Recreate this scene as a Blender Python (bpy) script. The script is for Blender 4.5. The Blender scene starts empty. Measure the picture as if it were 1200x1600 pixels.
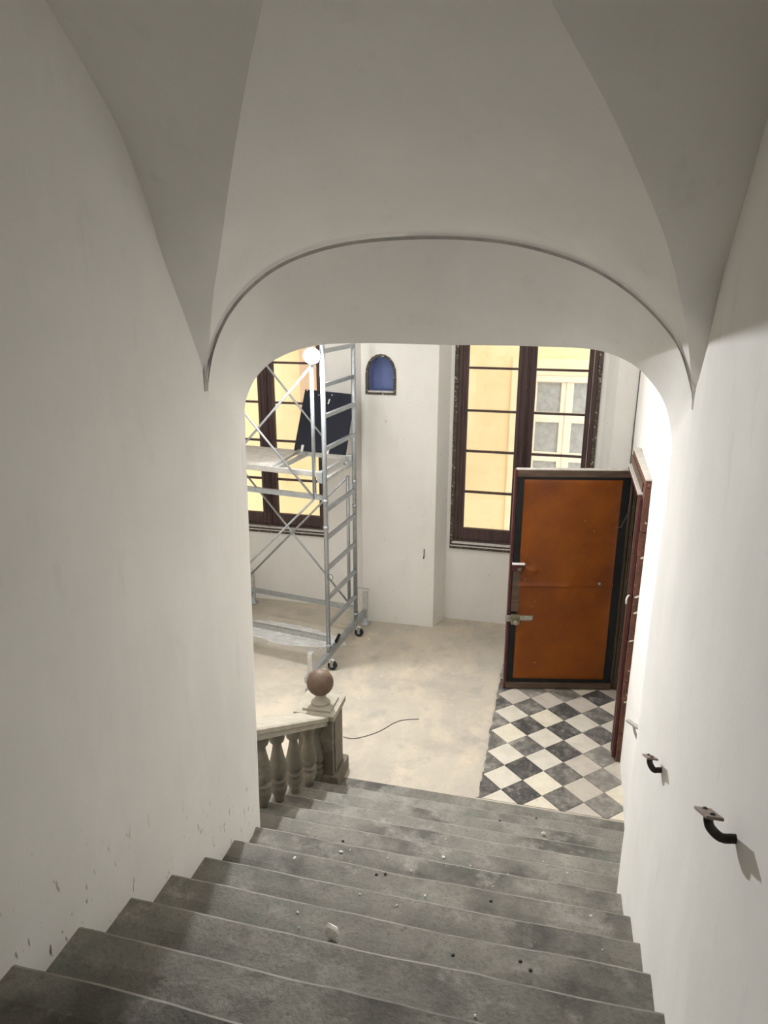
import bpy, bmesh, math, random
from mathutils import Vector, Matrix, noise
random.seed(7)
SC = bpy.context.scene
COL = SC.collection
# ------------------------------------------------------------------ camera, sky, sun, exposure
F_PX, YAW, PITCH, ROLL, CAM_H = 1135.5, math.radians(13.853), math.radians(17.019), math.radians(0.137), 4.2
cd = bpy.data.cameras.new('camera'); cam = bpy.data.objects.new('camera', cd); COL.objects.link(cam)
cd.sensor_fit = 'VERTICAL'; cd.sensor_height = 24.0; cd.lens = F_PX / 1600 * 24.0
cd.clip_start = 0.02; cd.clip_end = 200
cy, sy, cp, sp = math.cos(YAW), math.sin(YAW), math.cos(PITCH), math.sin(PITCH)
fw = Vector((-sy*cp, cy*cp, -sp)); rt = Vector((cy, sy, 0)); up = rt.cross(fw)
r2 = rt*math.cos(ROLL) + up*math.sin(ROLL); u2 = -rt*math.sin(ROLL) + up*math.cos(ROLL)
M = Matrix((r2, u2, -fw)).transposed().to_4x4(); M.translation = Vector((0, 0, CAM_H)); cam.matrix_world = M
SC.camera = cam
w = bpy.data.worlds.new('sky'); SC.world = w; w.use_nodes = True
bg = w.node_tree.nodes['Background']; bg.inputs[0].default_value = (0.84, 0.91, 1.0, 1); bg.inputs[1].default_value = 3.1
vs = SC.view_settings; SC.display_settings.display_device = 'sRGB'
vs.view_transform = 'Standard'; vs.look = 'None'; vs.exposure = 0.26; vs.gamma = 1.0; vs.use_curve_mapping = False
LAMP_FRONT, LAMP_SPILL = 3100.0, 130.0
SC.cycles.max_bounces = 14; SC.cycles.diffuse_bounces = 10; SC.cycles.glossy_bounces = 4; SC.cycles.transparent_max_bounces = 12
SC.cycles.use_denoising = True; SC.cycles.sample_clamp_indirect = 8.0

# ------------------------------------------------------------------ helpers
class MB:
    def __init__(s): s.v = []; s.f = []; s.sm = []
    def add(s, vs_, fs, smooth=False):
        o = len(s.v); s.v += [tuple(p) for p in vs_]; s.f += [tuple(i+o for i in f) for f in fs]; s.sm += [smooth]*len(fs); return s
    def box(s, a, b):
        x0, y0, z0 = a; x1, y1, z1 = b
        return s.add([(x0,y0,z0),(x1,y0,z0),(x1,y1,z0),(x0,y1,z0),(x0,y0,z1),(x1,y0,z1),(x1,y1,z1),(x0,y1,z1)],
                     [(0,3,2,1),(4,5,6,7),(0,1,5,4),(1,2,6,5),(2,3,7,6),(3,0,4,7)])
    def obox(s, c, ax, ay, az):            # centre and three half-axis vectors
        c, ax, ay, az = map(Vector, (c, ax, ay, az)); p = []
        for k in (-1, 1):
            for i, j in ((-1,-1),(1,-1),(1,1),(-1,1)): p.append(c + ax*i + ay*j + az*k)
        return s.add(p, [(0,3,2,1),(4,5,6,7),(0,1,5,4),(1,2,6,5),(2,3,7,6),(3,0,4,7)])
    def bar(s, p, q, wd, ht, upv=(0,0,1)):  # rectangular bar from p to q
        p, q = Vector(p), Vector(q); d = (q-p).normalized(); side = d.cross(Vector(upv)).normalized(); u = side.cross(d)
        return s.obox((p+q)/2, (q-p)/2, side*wd/2, u*ht/2)
    def tube(s, pts, r, n=10, cap=True):
        pts = [Vector(p) for p in pts]; rs = r if isinstance(r, (list, tuple)) else [r]*len(pts)
        ref = None; rings = []
        for i, p in enumerate(pts):
            d = (pts[min(i+1, len(pts)-1)] - pts[max(i-1, 0)]).normalized()
            if ref is None: ref = Vector((0,0,1)) if abs(d.z) < .9 else Vector((1,0,0))
            a = d.cross(ref).normalized(); b = a.cross(d).normalized(); ref = b
            rings += [p + (a*math.cos(2*math.pi*k/n) + b*math.sin(2*math.pi*k/n))*rs[i] for k in range(n)]
        fs = [(i*n+k, i*n+(k+1)%n, (i+1)*n+(k+1)%n, (i+1)*n+k) for i in range(len(pts)-1) for k in range(n)]
        s.add(rings, fs, True)
        if cap:
            o = len(s.v) - len(rings); m = len(rings)
            s.f += [tuple(o+k for k in range(n)), tuple(o+m-1-k for k in range(n))]; s.sm += [False, False]
        return s
    def lathe(s, prof, c=(0,0,0), n=20, a0=0, a1=2*math.pi):
        c = Vector(c); m = len(prof); full = abs(a1-a0-2*math.pi) < 1e-4; cnt = n if full else n+1
        vs_ = [c + Vector((r*math.cos(a0+(a1-a0)*k/n), r*math.sin(a0+(a1-a0)*k/n), z)) for k in range(cnt) for r, z in prof]
        fs = []
        for k in range(n):
            k2 = (k+1) % cnt
            for i in range(m-1): fs.append((k*m+i, k2*m+i, k2*m+i+1, k*m+i+1))
        s.add(vs_, fs, True)
        if full and prof[0][0] > 1e-5:
            o = len(s.v)-len(vs_); s.f.append(tuple(o+k*m for k in reversed(range(n)))); s.sm.append(False)
        if full and prof[-1][0] > 1e-5:
            o = len(s.v)-len(vs_); s.f.append(tuple(o+k*m+m-1 for k in range(n))); s.sm.append(False)
        return s
    def prism(s, poly, z0, z1):             # plan polygon (ccw) extruded upward
        n = len(poly)
        return s.add([(x, y, z0) for x, y in poly] + [(x, y, z1) for x, y in poly],
                     [tuple(reversed(range(n))), tuple(range(n, 2*n))] + [(i, (i+1) % n, n+(i+1) % n, n+i) for i in range(n)])
    def grid(s, rows, smooth=True, flip=False):
        n = len(rows[0]); o = [p for r in rows for p in r]; fs = []
        for i in range(len(rows)-1):
            for j in range(n-1):
                q = (i*n+j, i*n+j+1, (i+1)*n+j+1, (i+1)*n+j); fs.append(tuple(reversed(q)) if flip else q)
        return s.add(o, fs, smooth)
    def mesh(s, name):
        me = bpy.data.meshes.new(name); me.from_pydata(s.v, [], s.f); me.update()
        for p, b in zip(me.polygons, s.sm): p.use_smooth = b
        return me
    def build(s, name, mat, parent=None, bevel=0.0, seg=2, recalc=True):
        me = s.mesh(name)
        if recalc or bevel:
            bm = bmesh.new(); bm.from_mesh(me)
            if recalc: bmesh.ops.recalc_face_normals(bm, faces=bm.faces)
            if bevel:
                bm.normal_update()
                es = [e for e in bm.edges if len(e.link_faces) == 2 and e.calc_face_angle(0) > 0.6]
                bmesh.ops.bevel(bm, geom=es, offset=bevel, segments=seg, affect='EDGES', profile=0.6)
            bm.to_mesh(me); bm.free()
        if mat: me.materials.append(mat)
        return link(name, me, parent)
def link(name, me, parent=None):
    o = bpy.data.objects.new(name, me); COL.objects.link(o)
    if parent: o.parent = parent
    return o
def empty(name, loc=(0,0,0)):
    o = bpy.data.objects.new(name, None); COL.objects.link(o); o.location = loc; o.empty_display_size = .1; return o
def rel(o, parent):                        # keep world coordinates under a moved Empty
    o.parent = parent; o.matrix_parent_inverse = Matrix.Translation(-parent.location); return o
def tag(o, label, cat, group=None, kind=None):
    o['label'] = label; o['category'] = cat
    if group: o['group'] = group
    if kind: o['kind'] = kind
    return o
def lerp(a, b, t): return a + (b-a)*t
def interp(x, pts):
    if x <= pts[0][0]: return pts[0][1]
    for (a, b), (c, d) in zip(pts, pts[1:]):
        if x <= c: return b + (d-b)*(x-a)/(c-a)
    return pts[-1][1]
def resample(pts, n):
    pts = [Vector(p) for p in pts]; L = [0]
    for a, b in zip(pts, pts[1:]): L.append(L[-1] + (b-a).length)
    out = []
    for i in range(n):
        t = L[-1]*i/(n-1)
        for k in range(len(pts)-1):
            if t <= L[k+1] + 1e-9:
                out.append(pts[k].lerp(pts[k+1], (t-L[k])/max(L[k+1]-L[k], 1e-9))); break
    return out

# ------------------------------------------------------------------ materials
def mat(name, col, rough=.7, metal=0.0, var=None, scale=4.0, detail=5.0, vmin=.35, vmax=.7, bump=0.0, bscale=40.0, spec=.3, stretch=None,
        layers=()):
    """principled; var = second colour mixed by noise; layers = (colour, scale, lo, hi, amount[, stretch]) extra noise patches"""
    m = bpy.data.materials.new(name); m.use_nodes = True; nt = m.node_tree; N = nt.nodes; Lk = nt.links
    p = N['Principled BSDF']; p.inputs['Roughness'].default_value = rough; p.inputs['Metallic'].default_value = metal
    p.inputs['Specular IOR Level'].default_value = spec
    p.inputs['Base Color'].default_value = (*col, 1)
    geo = N.new('ShaderNodeNewGeometry'); src = geo.outputs['Position']
    def ns(sc, st=None, det=5.0, off=0):
        mp = N.new('ShaderNodeMapping'); mp.inputs['Scale'].default_value = st or (1, 1, 1); mp.inputs['Location'].default_value = (off, off*.7, off*.3)
        Lk.new(src, mp.inputs['Vector']); t = N.new('ShaderNodeTexNoise'); t.inputs['Scale'].default_value = sc; t.inputs['Detail'].default_value = det
        t.inputs['Roughness'].default_value = .62; Lk.new(mp.outputs[0], t.inputs['Vector']); return t.outputs['Fac']
    cur = None
    def mixin(c, fac, lo, hi, amt):
        nonlocal cur
        mr = N.new('ShaderNodeMapRange'); mr.inputs[1].default_value = lo; mr.inputs[2].default_value = hi; mr.inputs[3].default_value = 0; mr.inputs[4].default_value = amt
        Lk.new(fac, mr.inputs[0]); mx = N.new('ShaderNodeMix'); mx.data_type = 'RGBA'; Lk.new(mr.outputs[0], mx.inputs[0])
        if cur is None: mx.inputs[6].default_value = (*col, 1)
        else: Lk.new(cur, mx.inputs[6])
        if isinstance(c, tuple): mx.inputs[7].default_value = (*c, 1)
        else: Lk.new(c, mx.inputs[7])
        cur = mx.outputs[2]
    if var: mixin(var, ns(scale, stretch, detail), vmin, vmax, 1.0)
    for i, l in enumerate(layers): mixin(l[0], ns(l[1], l[5] if len(l) > 5 else None, 6.0, 3.1*(i+1)), l[2], l[3], l[4])
    if cur is not None: Lk.new(cur, p.inputs['Base Color'])
    if bump:
        b = N.new('ShaderNodeBump'); b.inputs['Strength'].default_value = bump; b.inputs['Distance'].default_value = .01
        Lk.new(ns(bscale, None, 4.0, 7), b.inputs['Height']); Lk.new(b.outputs[0], p.inputs['Normal'])
    m['mix'] = mixin is not None
    return m
WALL = (.86, .845, .81)
def plaster(name, col=WALL, extra=()):
    return mat(name, col, .88, var=tuple(c*.93 for c in col), scale=1.3, bump=.16, bscale=9, spec=.12,
               layers=((tuple(c*.80 for c in col), 7, .60, .78, .45, (1, 1, .35)), (tuple(min(1, c*1.06) for c in col), 2.2, .52, .7, .6, (1, 1, .25))) + tuple(extra))
M_wall = plaster('wall_plaster')
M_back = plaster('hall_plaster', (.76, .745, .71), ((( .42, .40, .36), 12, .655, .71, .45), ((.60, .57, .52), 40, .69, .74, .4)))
M_vault = plaster('vault_plaster', (.89, .873, .835))
def stone(name, k, base):
    c = lambda v: tuple(min(1, x*k + base) for x in v)
    return mat(name, c((.125, .117, .100)), .74, var=c((.215, .202, .175)), scale=2.6, bump=.4, bscale=55, spec=.25,
              layers=((c((.055, .052, .044)), 1.9, .50, .64, .85), (c((.26, .248, .22)), 6, .54, .70, .75), (c((.080, .076, .064)), 55, .52, .70, .6), (c((.105, .122, .10)), 3.7, .56, .70, .55), (c((.10, .093, .078)), 13, .58, .70, .6), ((.55, .53, .49), 24, .70, .76, .7)))
M_groove = mat('shaded_groove', (.36, .34, .31), .95, var=(.5, .47, .43), scale=14)  # darker plaster: shade of the arch groove put into the colour
M_stone = stone('stair_stone', 1.22, 0); M_edge = stone('dusty_stone_edge', 1.32, .012)
M_nose = mat('worn_nosing', (.33, .312, .275), .75, var=(.17, .16, .138), scale=4, bump=.3, bscale=60)
M_floor = mat('dusty_cement', (.53, .475, .39), .85, var=(.43, .395, .335), scale=1.6, bump=.25, bscale=30, spec=.2,
              layers=(((.62, .54, .42), 2.8, .5, .70, .9, (1, .5, 1)), ((.36, .335, .295), 5, .55, .72, .7), ((.40, .36, .30), 2.1, .55, .7, .7, (.5, 1.2, 1)), ((.72, .70, .66), 9, .66, .76, .6), ((.30, .27, .23), 34, .73, .78, .7)))
M_bed = mat('tile_bedding', (.42, .39, .34), .9, var=(.3, .28, .25), scale=20, bump=.4)
M_dark = [mat('black_marble_%d' % i, c, .42, var=v, scale=11, detail=8, vmin=.45, vmax=.68, bump=.1, bscale=60, spec=.4,
              layers=(((.44, .41, .36), 26, .58, .72, .6), ((.50, .46, .39), 5.5, .55, .72, .65), ((.30, .28, .25), 12, .52, .70, .5, (1, .5, 1))))
          for i, (c, v) in enumerate((((.062, .060, .057), (.14, .135, .125)), ((.115, .11, .10), (.26, .25, .225)), ((.21, .195, .175), (.36, .34, .30))))]
M_white = [mat('white_marble_%d' % i, c, .45, var=v, scale=7, detail=8, vmin=.42, vmax=.72, bump=.08, bscale=60, spec=.4,
               layers=(((.50, .42, .28), 13, .58, .72, .5), ((.45, .43, .40), 40, .66, .76, .4)))
           for i, (c, v) in enumerate((((.72, .67, .55), (.62, .56, .43)), ((.66, .62, .53), (.56, .52, .43)), ((.55, .50, .43), (.45, .41, .36))))]
M_bal = mat('balustrade_stone', (.20, .18, .138), .8, var=(.135, .12, .092), scale=6, bump=.3, bscale=50,
            layers=(((.42, .39, .32), 3, .55, .7, .6), ((.13, .115, .09), 14, .62, .75, .6)))
M_cap = mat('dusty_cap_stone', (.40, .365, .295), .85, var=(.30, .275, .22), scale=7, bump=.25, bscale=50, layers=(((.30, .28, .23), 13, .62, .74, .6),))
M_ball = mat('brown_stone_ball', (.085, .050, .036), .55, var=(.17, .12, .075), scale=5, bump=.2, bscale=60, layers=(((.10, .05, .035), 9, .55, .7, .6), ((.38, .33, .25), 26, .68, .76, .6)))
M_galv = mat('galvanised_steel', (.44, .47, .49), .38, .75, var=(.33, .355, .375), scale=25, bump=.08, bscale=90, spec=.5, layers=(((.68, .69, .69), 9, .6, .74, .5),))
M_alu = mat('aluminium_beam', (.62, .62, .60), .45, .55, var=(.48, .48, .46), scale=14, bump=.06, layers=(((.35, .34, .32), 40, .66, .75, .5),))
M_ply = mat('spattered_deck_board', (.42, .39, .35), .8, var=(.55, .53, .49), scale=12, bump=.15, layers=(((.70, .68, .64), 22, .58, .7, .7),))
M_rub = mat('black_rubber', (.025, .025, .027), .7, bump=.1)
M_black = mat('black_board', (.013, .015, .024), .55, var=(.020, .022, .034), scale=2, spec=.2, layers=(((.12, .12, .13), 30, .7, .8, .5),))
M_wood = mat('dark_window_wood', (.050, .027, .026), .5, var=(.085, .048, .044), scale=5, bump=.2, bscale=40, spec=.4, stretch=(6, 6, .6),
             layers=(((.24, .20, .18), 34, .70, .77, .5),))
M_rough = mat('chipped_frame_edge', (.055, .045, .036), .9, var=(.12, .10, .08), scale=25, bump=.8, bscale=45, layers=(((.62, .58, .52), 34, .59, .66, .9),))
M_sill = mat('dusty_white_sill', (.66, .64, .60), .8, var=(.5, .48, .45), scale=18)
M_pad = mat('tan_leatherette', (.245, .068, .004), .42, var=(.185, .046, .004), scale=2.5, bump=.14, bscale=70, spec=.28,
            layers=(((.13, .030, .005), 1.15, .47, .66, .8), ((.42, .24, .12), 70, .76, .80, .6)))
M_strip = mat('black_metal_strip', (.008, .009, .010), .5, var=(.016, .017, .016), scale=12, spec=.22, layers=(((.3, .28, .25), 40, .74, .78, .6),))
M_dwood = mat('door_rail_wood', (.075, .048, .032), .5, var=(.13, .085, .06), scale=4, stretch=(1, 1, 6), bump=.15, layers=(((.33, .27, .22), 30, .68, .76, .5),))
M_dust = mat('dust_film', (.60, .57, .52), .9, var=(.4, .37, .33), scale=16)
M_red = mat('oxblood_casing', (.055, .009, .009), .45, var=(.09, .02, .017), scale=8, spec=.4, layers=(((.55, .48, .42), 40, .72, .77, .7),))
M_brick = mat('chipped_brick_red', (.16, .07, .045), .85, var=(.09, .045, .032), scale=10, bump=.6, bscale=40, layers=(((.55, .49, .40), 22, .63, .70, .9), ((.32, .16, .10), 40, .58, .7, .6)))
M_mort = mat('white_mortar', (.64, .61, .56), .9, bump=.5, bscale=50, var=(.5, .47, .42), scale=20)
M_olive = mat('olive_jamb_paint', (.115, .085, .03), .5, var=(.075, .052, .022), scale=6, stretch=(4, 4, .5))
M_lock = mat('worn_lock_steel', (.48, .47, .43), .4, .7, var=(.30, .28, .22), scale=30, bump=.2)
M_brass = mat('lock_body_green_brass', (.16, .15, .09), .45, .6, var=(.30, .28, .20), scale=25)
M_iron = mat('wrought_iron', (.035, .030, .028), .6, .5, var=(.07, .055, .045), scale=30, bump=.3, bscale=70)
M_plate = mat('rusty_plate', (.22, .175, .145), .65, .4, var=(.34, .28, .24), scale=30, bump=.2)
M_litplate = mat('lit_bracket', (.52, .49, .46), .65, .1, var=(.38, .35, .33), scale=30)  # lighter tone stands in for strong light on the lowest bracket
M_crumb = mat('plaster_crumb', (.80, .78, .72), .9, bump=.4, bscale=80)
M_blue = mat('blue_niche_paint', (.16, .205, .40), .8, var=(.20, .25, .46), scale=6, layers=(((.09, .12, .22), 4, .6, .74, .6),))
M_yellow = mat('yellow_courtyard_render', (.84, .62, .34), .9, var=(.88, .70, .42), scale=1.1, bump=.2, bscale=20, layers=(((.70, .50, .24), 3, .56, .72, .6),))
M_pale = mat('pale_window_surround', (.86, .74, .50), .9, var=(.80, .66, .42), scale=4)
M_cream = mat('cream_window_paint', (.84, .76, .60), .6, var=(.78, .69, .53), scale=10)
M_pink = mat('pinkish_pilaster', (.66, .46, .30), .9, var=(.58, .40, .26), scale=3)
M_cable = mat('grey_cable', (.14, .13, .12), .6)
M_tape = mat('white_tape', (.72, .72, .68), .7)
def glass(name, tint, gl=.10, rough=.04):
    m = bpy.data.materials.new(name); m.use_nodes = True; nt = m.node_tree; N = nt.nodes; N.remove(N['Principled BSDF'])
    t = N.new('ShaderNodeBsdfTransparent'); t.inputs[0].default_value = (*tint, 1); g = N.new('ShaderNodeBsdfGlossy'); g.inputs['Roughness'].default_value = rough
    mx = N.new('ShaderNodeMixShader'); mx.inputs[0].default_value = gl
    fr = N.new('ShaderNodeFresnel'); fr.inputs['IOR'].default_value = 1.45
    nt.links.new(fr.outputs[0], mx.inputs[0]); nt.links.new(t.outputs[0], mx.inputs[1]); nt.links.new(g.outputs[0], mx.inputs[2])
    nt.links.new(mx.outputs[0], N['Material Output'].inputs[0]); return m
M_glass = glass('window_glass', (.97, .97, .95))
M_ogl = mat('dusty_far_glass', (.34, .33, .31), .35, var=(.46, .45, .42), scale=14, spec=.5, layers=(((.62, .60, .56), 50, .6, .72, .5),))
def emit(name, col, s):
    m = bpy.data.materials.new(name); m.use_nodes = True; N = m.node_tree.nodes; N.remove(N['Principled BSDF'])
    e = N.new('ShaderNodeEmission'); e.inputs[0].default_value = (*col, 1); e.inputs[1].default_value = s
    m.node_tree.links.new(e.outputs[0], N['Material Output'].inputs[0]); return m

# left wall: same plaster, plus scuffs along the stair line (real marks on the wall)
def add_scuffs(m):
    nt = m.node_tree; N = nt.nodes; Lk = nt.links; p = N['Principled BSDF']; src = p.inputs['Base Color'].links[0].from_socket
    geo = N.new('ShaderNodeNewGeometry'); sx = N.new('ShaderNodeSeparateXYZ'); Lk.new(geo.outputs['Position'], sx.inputs[0])
    a = N.new('ShaderNodeMath'); a.operation = 'MULTIPLY'; a.inputs[1].default_value = .542; Lk.new(sx.outputs[1], a.inputs[0])
    h = N.new('ShaderNodeMath'); h.operation = 'ADD'; Lk.new(a.outputs[0], h.inputs[0]); Lk.new(sx.outputs[2], h.inputs[1])   # z + .542 y ; stair nosing line = 2.88
    mr = N.new('ShaderNodeMapRange'); mr.inputs[1].default_value = 3.35; mr.inputs[2].default_value = 2.85; mr.inputs[3].default_value = 0; mr.inputs[4].default_value = 1; Lk.new(h.outputs[0], mr.inputs[0])
    mp = N.new('ShaderNodeMapping'); mp.inputs['Rotation'].default_value = (math.radians(35), 0, 0); mp.inputs['Scale'].default_value = (1, 3.2, .9); Lk.new(geo.outputs['Position'], mp.inputs[0])
    t = N.new('ShaderNodeTexNoise'); t.inputs['Scale'].default_value = 13; t.inputs['Detail'].default_value = 3; Lk.new(mp.outputs[0], t.inputs['Vector'])
    th = N.new('ShaderNodeMapRange'); th.inputs[1].default_value = .665; th.inputs[2].default_value = .72; Lk.new(t.outputs['Fac'], th.inputs[0])
    mu = N.new('ShaderNodeMath'); mu.operation = 'MULTIPLY'; Lk.new(th.outputs[0], mu.inputs[0]); Lk.new(mr.outputs[0], mu.inputs[1])
    mx = N.new('ShaderNodeMix'); mx.data_type = 'RGBA'; Lk.new(mu.outputs[0], mx.inputs[0]); Lk.new(src, mx.inputs[6]); mx.inputs[7].default_value = (.20, .17, .135, 1)
    Lk.new(mx.outputs[2], p.inputs['Base Color'])
M_left = plaster('left_wall_plaster'); add_scuffs(M_left)
# dust tiles ghosting through the cement floor
def add_ghost_tiles(m):
    nt = m.node_tree; N = nt.nodes; Lk = nt.links; p = N['Principled BSDF']; src = p.inputs['Base Color'].links[0].from_socket
    geo = N.new('ShaderNodeNewGeometry'); mp = N.new('ShaderNodeMapping'); mp.inputs['Rotation'].default_value = (0, 0, math.radians(45)); Lk.new(geo.outputs['Position'], mp.inputs[0])
    c = N.new('ShaderNodeTexChecker'); c.inputs['Scale'].default_value = 1/.249; Lk.new(mp.outputs[0], c.inputs['Vector'])
    t = N.new('ShaderNodeTexNoise'); t.inputs['Scale'].default_value = 1.1; Lk.new(geo.outputs['Position'], t.inputs['Vector'])
    th = N.new('ShaderNodeMapRange'); th.inputs[1].default_value = .48; th.inputs[2].default_value = .7; th.inputs[4].default_value = .22; Lk.new(t.outputs['Fac'], th.inputs[0])
    mu = N.new('ShaderNodeMath'); mu.operation = 'MULTIPLY'; Lk.new(th.outputs[0], mu.inputs[0]); Lk.new(c.outputs['Fac'], mu.inputs[1])
    mx = N.new('ShaderNodeMix'); mx.data_type = 'RGBA'; Lk.new(mu.outputs[0], mx.inputs[0]); Lk.new(src, mx.inputs[6]); mx.inputs[7].default_value = (.30, .27, .23, 1)
    Lk.new(mx.outputs[2], p.inputs['Base Color'])
add_ghost_tiles(M_floor)

# ------------------------------------------------------------------ setting: stairwell walls, vault, arch
XL, XR = -1.645, .51
def wob(p, a=.006, s=1.7): return noise.noise(Vector(p)*s)*a
def wall_grid(rows_y, rows_z, fn):
    return [[fn(y, z) for z in rows_z] for y in rows_y]
ys = [-3 + .155*i for i in range(43)]; ys[-1] = 3.53
zs = [0 + .2*i for i in range(33)]
def lean(z): return .045*max(0, min(1, (3.5-z)/2.6))
g = MB(); g.grid(wall_grid(ys, zs, lambda y, z: (XL + wob((XL, y, z)) - (.009 + lean(z)*.5)*max(0, (y-3.43)/.1), y, z)))
g.grid([[(XL - .009 - lean(z)*.5 + wob((XL, 3.53, z))*.5, 3.53, z) for z in zs], [(XL - .009 - lean(z), 3.58, z) for z in zs], [(-2.02, 3.58, z) for z in zs], [(-2.02, -3, z) for z in zs]], smooth=False)
tag(g.build('wall_left', M_left, recalc=False), 'tall off-white plastered stairwell wall with dark scuffs along the steps', 'wall', kind='structure')
# right wall: stairwell part, jamb, then the hall's right wall with the doorway
def xr_hall(y): return .735 + max(0, y-5.2)*.019
DY0, DY1, DZ = 6.25, 7.45, 2.56
g = MB()
ysr = [-3 + .15*i for i in range(45)]; ysr[-1] = 3.58
def jam(y, z): return XR + wob((5, y, z), .008) - .010*math.exp(-((z-1.3)/.5)**2)*max(0, min(1, (y-3)/.6))
g.grid(wall_grid(ysr, zs, lambda y, z: (jam(y, z), y, z)))
g.grid([[(jam(3.58, z), 3.58, z) for z in zs], [(.56, 3.625, z) for z in zs], [(xr_hall(3.63), 3.63, z) for z in zs]], smooth=False)
def hallr(y0, y1, z0, z1):
    n = max(1, int((y1-y0)/.2)); m = max(1, int((z1-z0)/.25))
    g.grid([[(xr_hall(lerp(y0, y1, i/n)) + wob((9, lerp(y0, y1, i/n), lerp(z0, z1, j/m)), .006), lerp(y0, y1, i/n), lerp(z0, z1, j/m)) for j in range(m+1)] for i in range(n+1)])
hallr(3.63, DY0, 0, 6.4); hallr(DY1, 8.55, 0, 6.4); hallr(DY0, DY1, DZ, 6.4)
g.box((1.35, -3, 0), (1.45, 8.9, 6.4))                       # outer skin closing the wall behind the doorway
tag(g.build('wall_right', M_wall, recalc=False), 'white plastered wall on the handrail side, holding the doorway', 'wall', kind='structure')

FRONT = [(-1.645,3.755),(-1.641,3.77),(-1.596,3.934),(-1.505,4.093),(-1.373,4.219),(-1.218,4.308),(-1.011,4.369),(-.784,4.395),(-.539,4.399),(-.301,4.381),(-.094,4.336),(.085,4.269),(.241,4.172),(.374,4.05),(.445,3.951),(.505,3.79),(.51,3.755)]
BACK = [(-1.652,3.52),(-1.650,3.60),(-1.630,3.665),(-1.577,3.757),(-1.465,3.852),(-1.27,3.922),(-1.017,3.944),(-.596,3.944),(-.258,3.946),(.03,3.942),(.168,3.926),(.301,3.871),(.394,3.786),(.461,3.685),(.50,3.56),(.507,3.50)]
# smooth the measured front curve (Catmull-Rom through the points)
def catmull(P, n=6):
    P = [Vector(p) for p in P]; out = []
    for i in range(len(P)-1):
        p0, p1, p2, p3 = P[max(i-1, 0)], P[i], P[i+1], P[min(i+2, len(P)-1)]
        for k in range(n):
            t = k/n; out.append(.5*((2*p1) + (p2-p0)*t + (2*p0-5*p1+4*p2-p3)*t*t + (3*p1-p0-3*p2+p3)*t**3))
    return out + [P[-1]]
FC = resample([(p.x, 0, p.y) for p in catmull([(x, z) for x, z in FRONT[1:-1]])], 61)
FCp = [(XL, 3.755)] + sorted([(p.x, p.z) for p in FC]) + [(XR, 3.755)]
YF, YB, S_R = 3.168, 3.58, .53
def ramp(y):
    d = YF - y
    return S_R*d if d < 1.6 else S_R*1.6 + .42*(1-math.exp(-(d-1.6)*S_R/.42))
def web(x, y): return interp(x, FCp) + ramp(y)
GL = [(-1.642,3.166,3.77),(-1.626,3.153,3.832),(-1.605,3.13,3.923),(-1.551,3.064,4.069),(-1.488,2.988,4.205),(-1.409,2.894,4.33),(-1.271,2.704,4.523),(-1.109,2.472,4.709),(-.978,2.286,4.84),(-.859,2.12,4.941)]
GR = [(.508,3.166,3.77),(.498,3.156,3.814),(.457,3.065,3.972),(.415,2.976,4.094),(.347,2.837,4.25),(.275,2.702,4.388),(.14,2.497,4.59),(.065,2.386,4.691),(.001,2.288,4.766),(-.054,2.208,4.829),(-.104,2.132,4.887)]
WL = [(3.166,3.77),(3.137,3.818),(3.007,4.07),(2.861,4.33),(2.756,4.561),(2.62,4.76),(2.445,4.921),(2.28,5.053)]
WR = [(3.161,3.77),(3.061,3.876),(2.96,4.051),(2.881,4.251),(2.678,4.477),(2.525,4.681),(2.40,4.83),(2.28,4.95)]
def smooth3(P, n):
    Q = [Vector(p) for p in P]; out = []
    for i in range(len(Q)-1):
        p0, p1, p2, p3 = Q[max(i-1, 0)], Q[i], Q[i+1], Q[min(i+2, len(Q)-1)]
        for k in range(5):
            t = k/5; out.append(.5*((2*p1) + (p2-p0)*t + (2*p0-5*p1+4*p2-p3)*t*t + (3*p1-p0-3*p2+p3)*t**3))
    return resample(out + [Q[-1]], n)
def ext(xs, ysx): return [(x, y, web(x, y)) for x, y in zip(xs, ysx)]
EY = [1.75, 1.3, .8, .2, -.8, -3]
gl = smooth3(GL, 26) + [Vector(p) for p in ext([-.70, -.60, -.565, -.555, -.55, -.55], EY)]
gr = smooth3(GR, 26) + [Vector(p) for p in ext([-.27, -.42, -.50, -.53, -.54, -.545], EY)]
wl = smooth3([(XL-.01, y, z) for y, z in WL], 26) + [Vector((XL-.01, y, z)) for y, z in zip([1.95, 1.5, 1.0, .3, -.8, -3], [5.26, 5.46, 5.6, 5.66, 5.67, 5.67])]
wr = smooth3([(XR+.01, y, z) for y, z in WR], 26) + [Vector((XR+.01, y, z)) for y, z in zip([1.95, 1.5, 1.0, .3, -.8, -3], [5.18, 5.40, 5.56, 5.64, 5.67, 5.67])]
rows = []
NU = 40
rows.append([Vector((p[0], YF-.014, p[1]+.010)) for p in [(lerp(XL, XR, u/NU), interp(lerp(XL, XR, u/NU), FCp)) for u in range(NU+1)]])
for a, b in zip(gl, gr):
    r = []
    for u in range(NU+1):
        t = u/NU; x = lerp(a.x, b.x, t); y = lerp(a.y, b.y, t)
        z = lerp(a.z - web(a.x, a.y), b.z - web(b.x, b.y), t) + web(x, y)
        r.append(Vector((x, min(y, YF-.030), z + .010*max(0, 1-(YF-y)/.2))))
    rows.append(r)
ceil = MB().grid(rows[1:]).build('ceiling', M_vault, recalc=False)
tag(ceil, 'plastered groin vault sloping up over the stairs behind the arch', 'ceiling', kind='structure')
def ruled(A, B, n=10): return [[a.lerp(b, k/n) for k in range(n+1)] for a, b in zip(A, B)]
MB().grid(ruled(wl, gl)).build('vault_web', M_vault, ceil, recalc=False)
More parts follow.
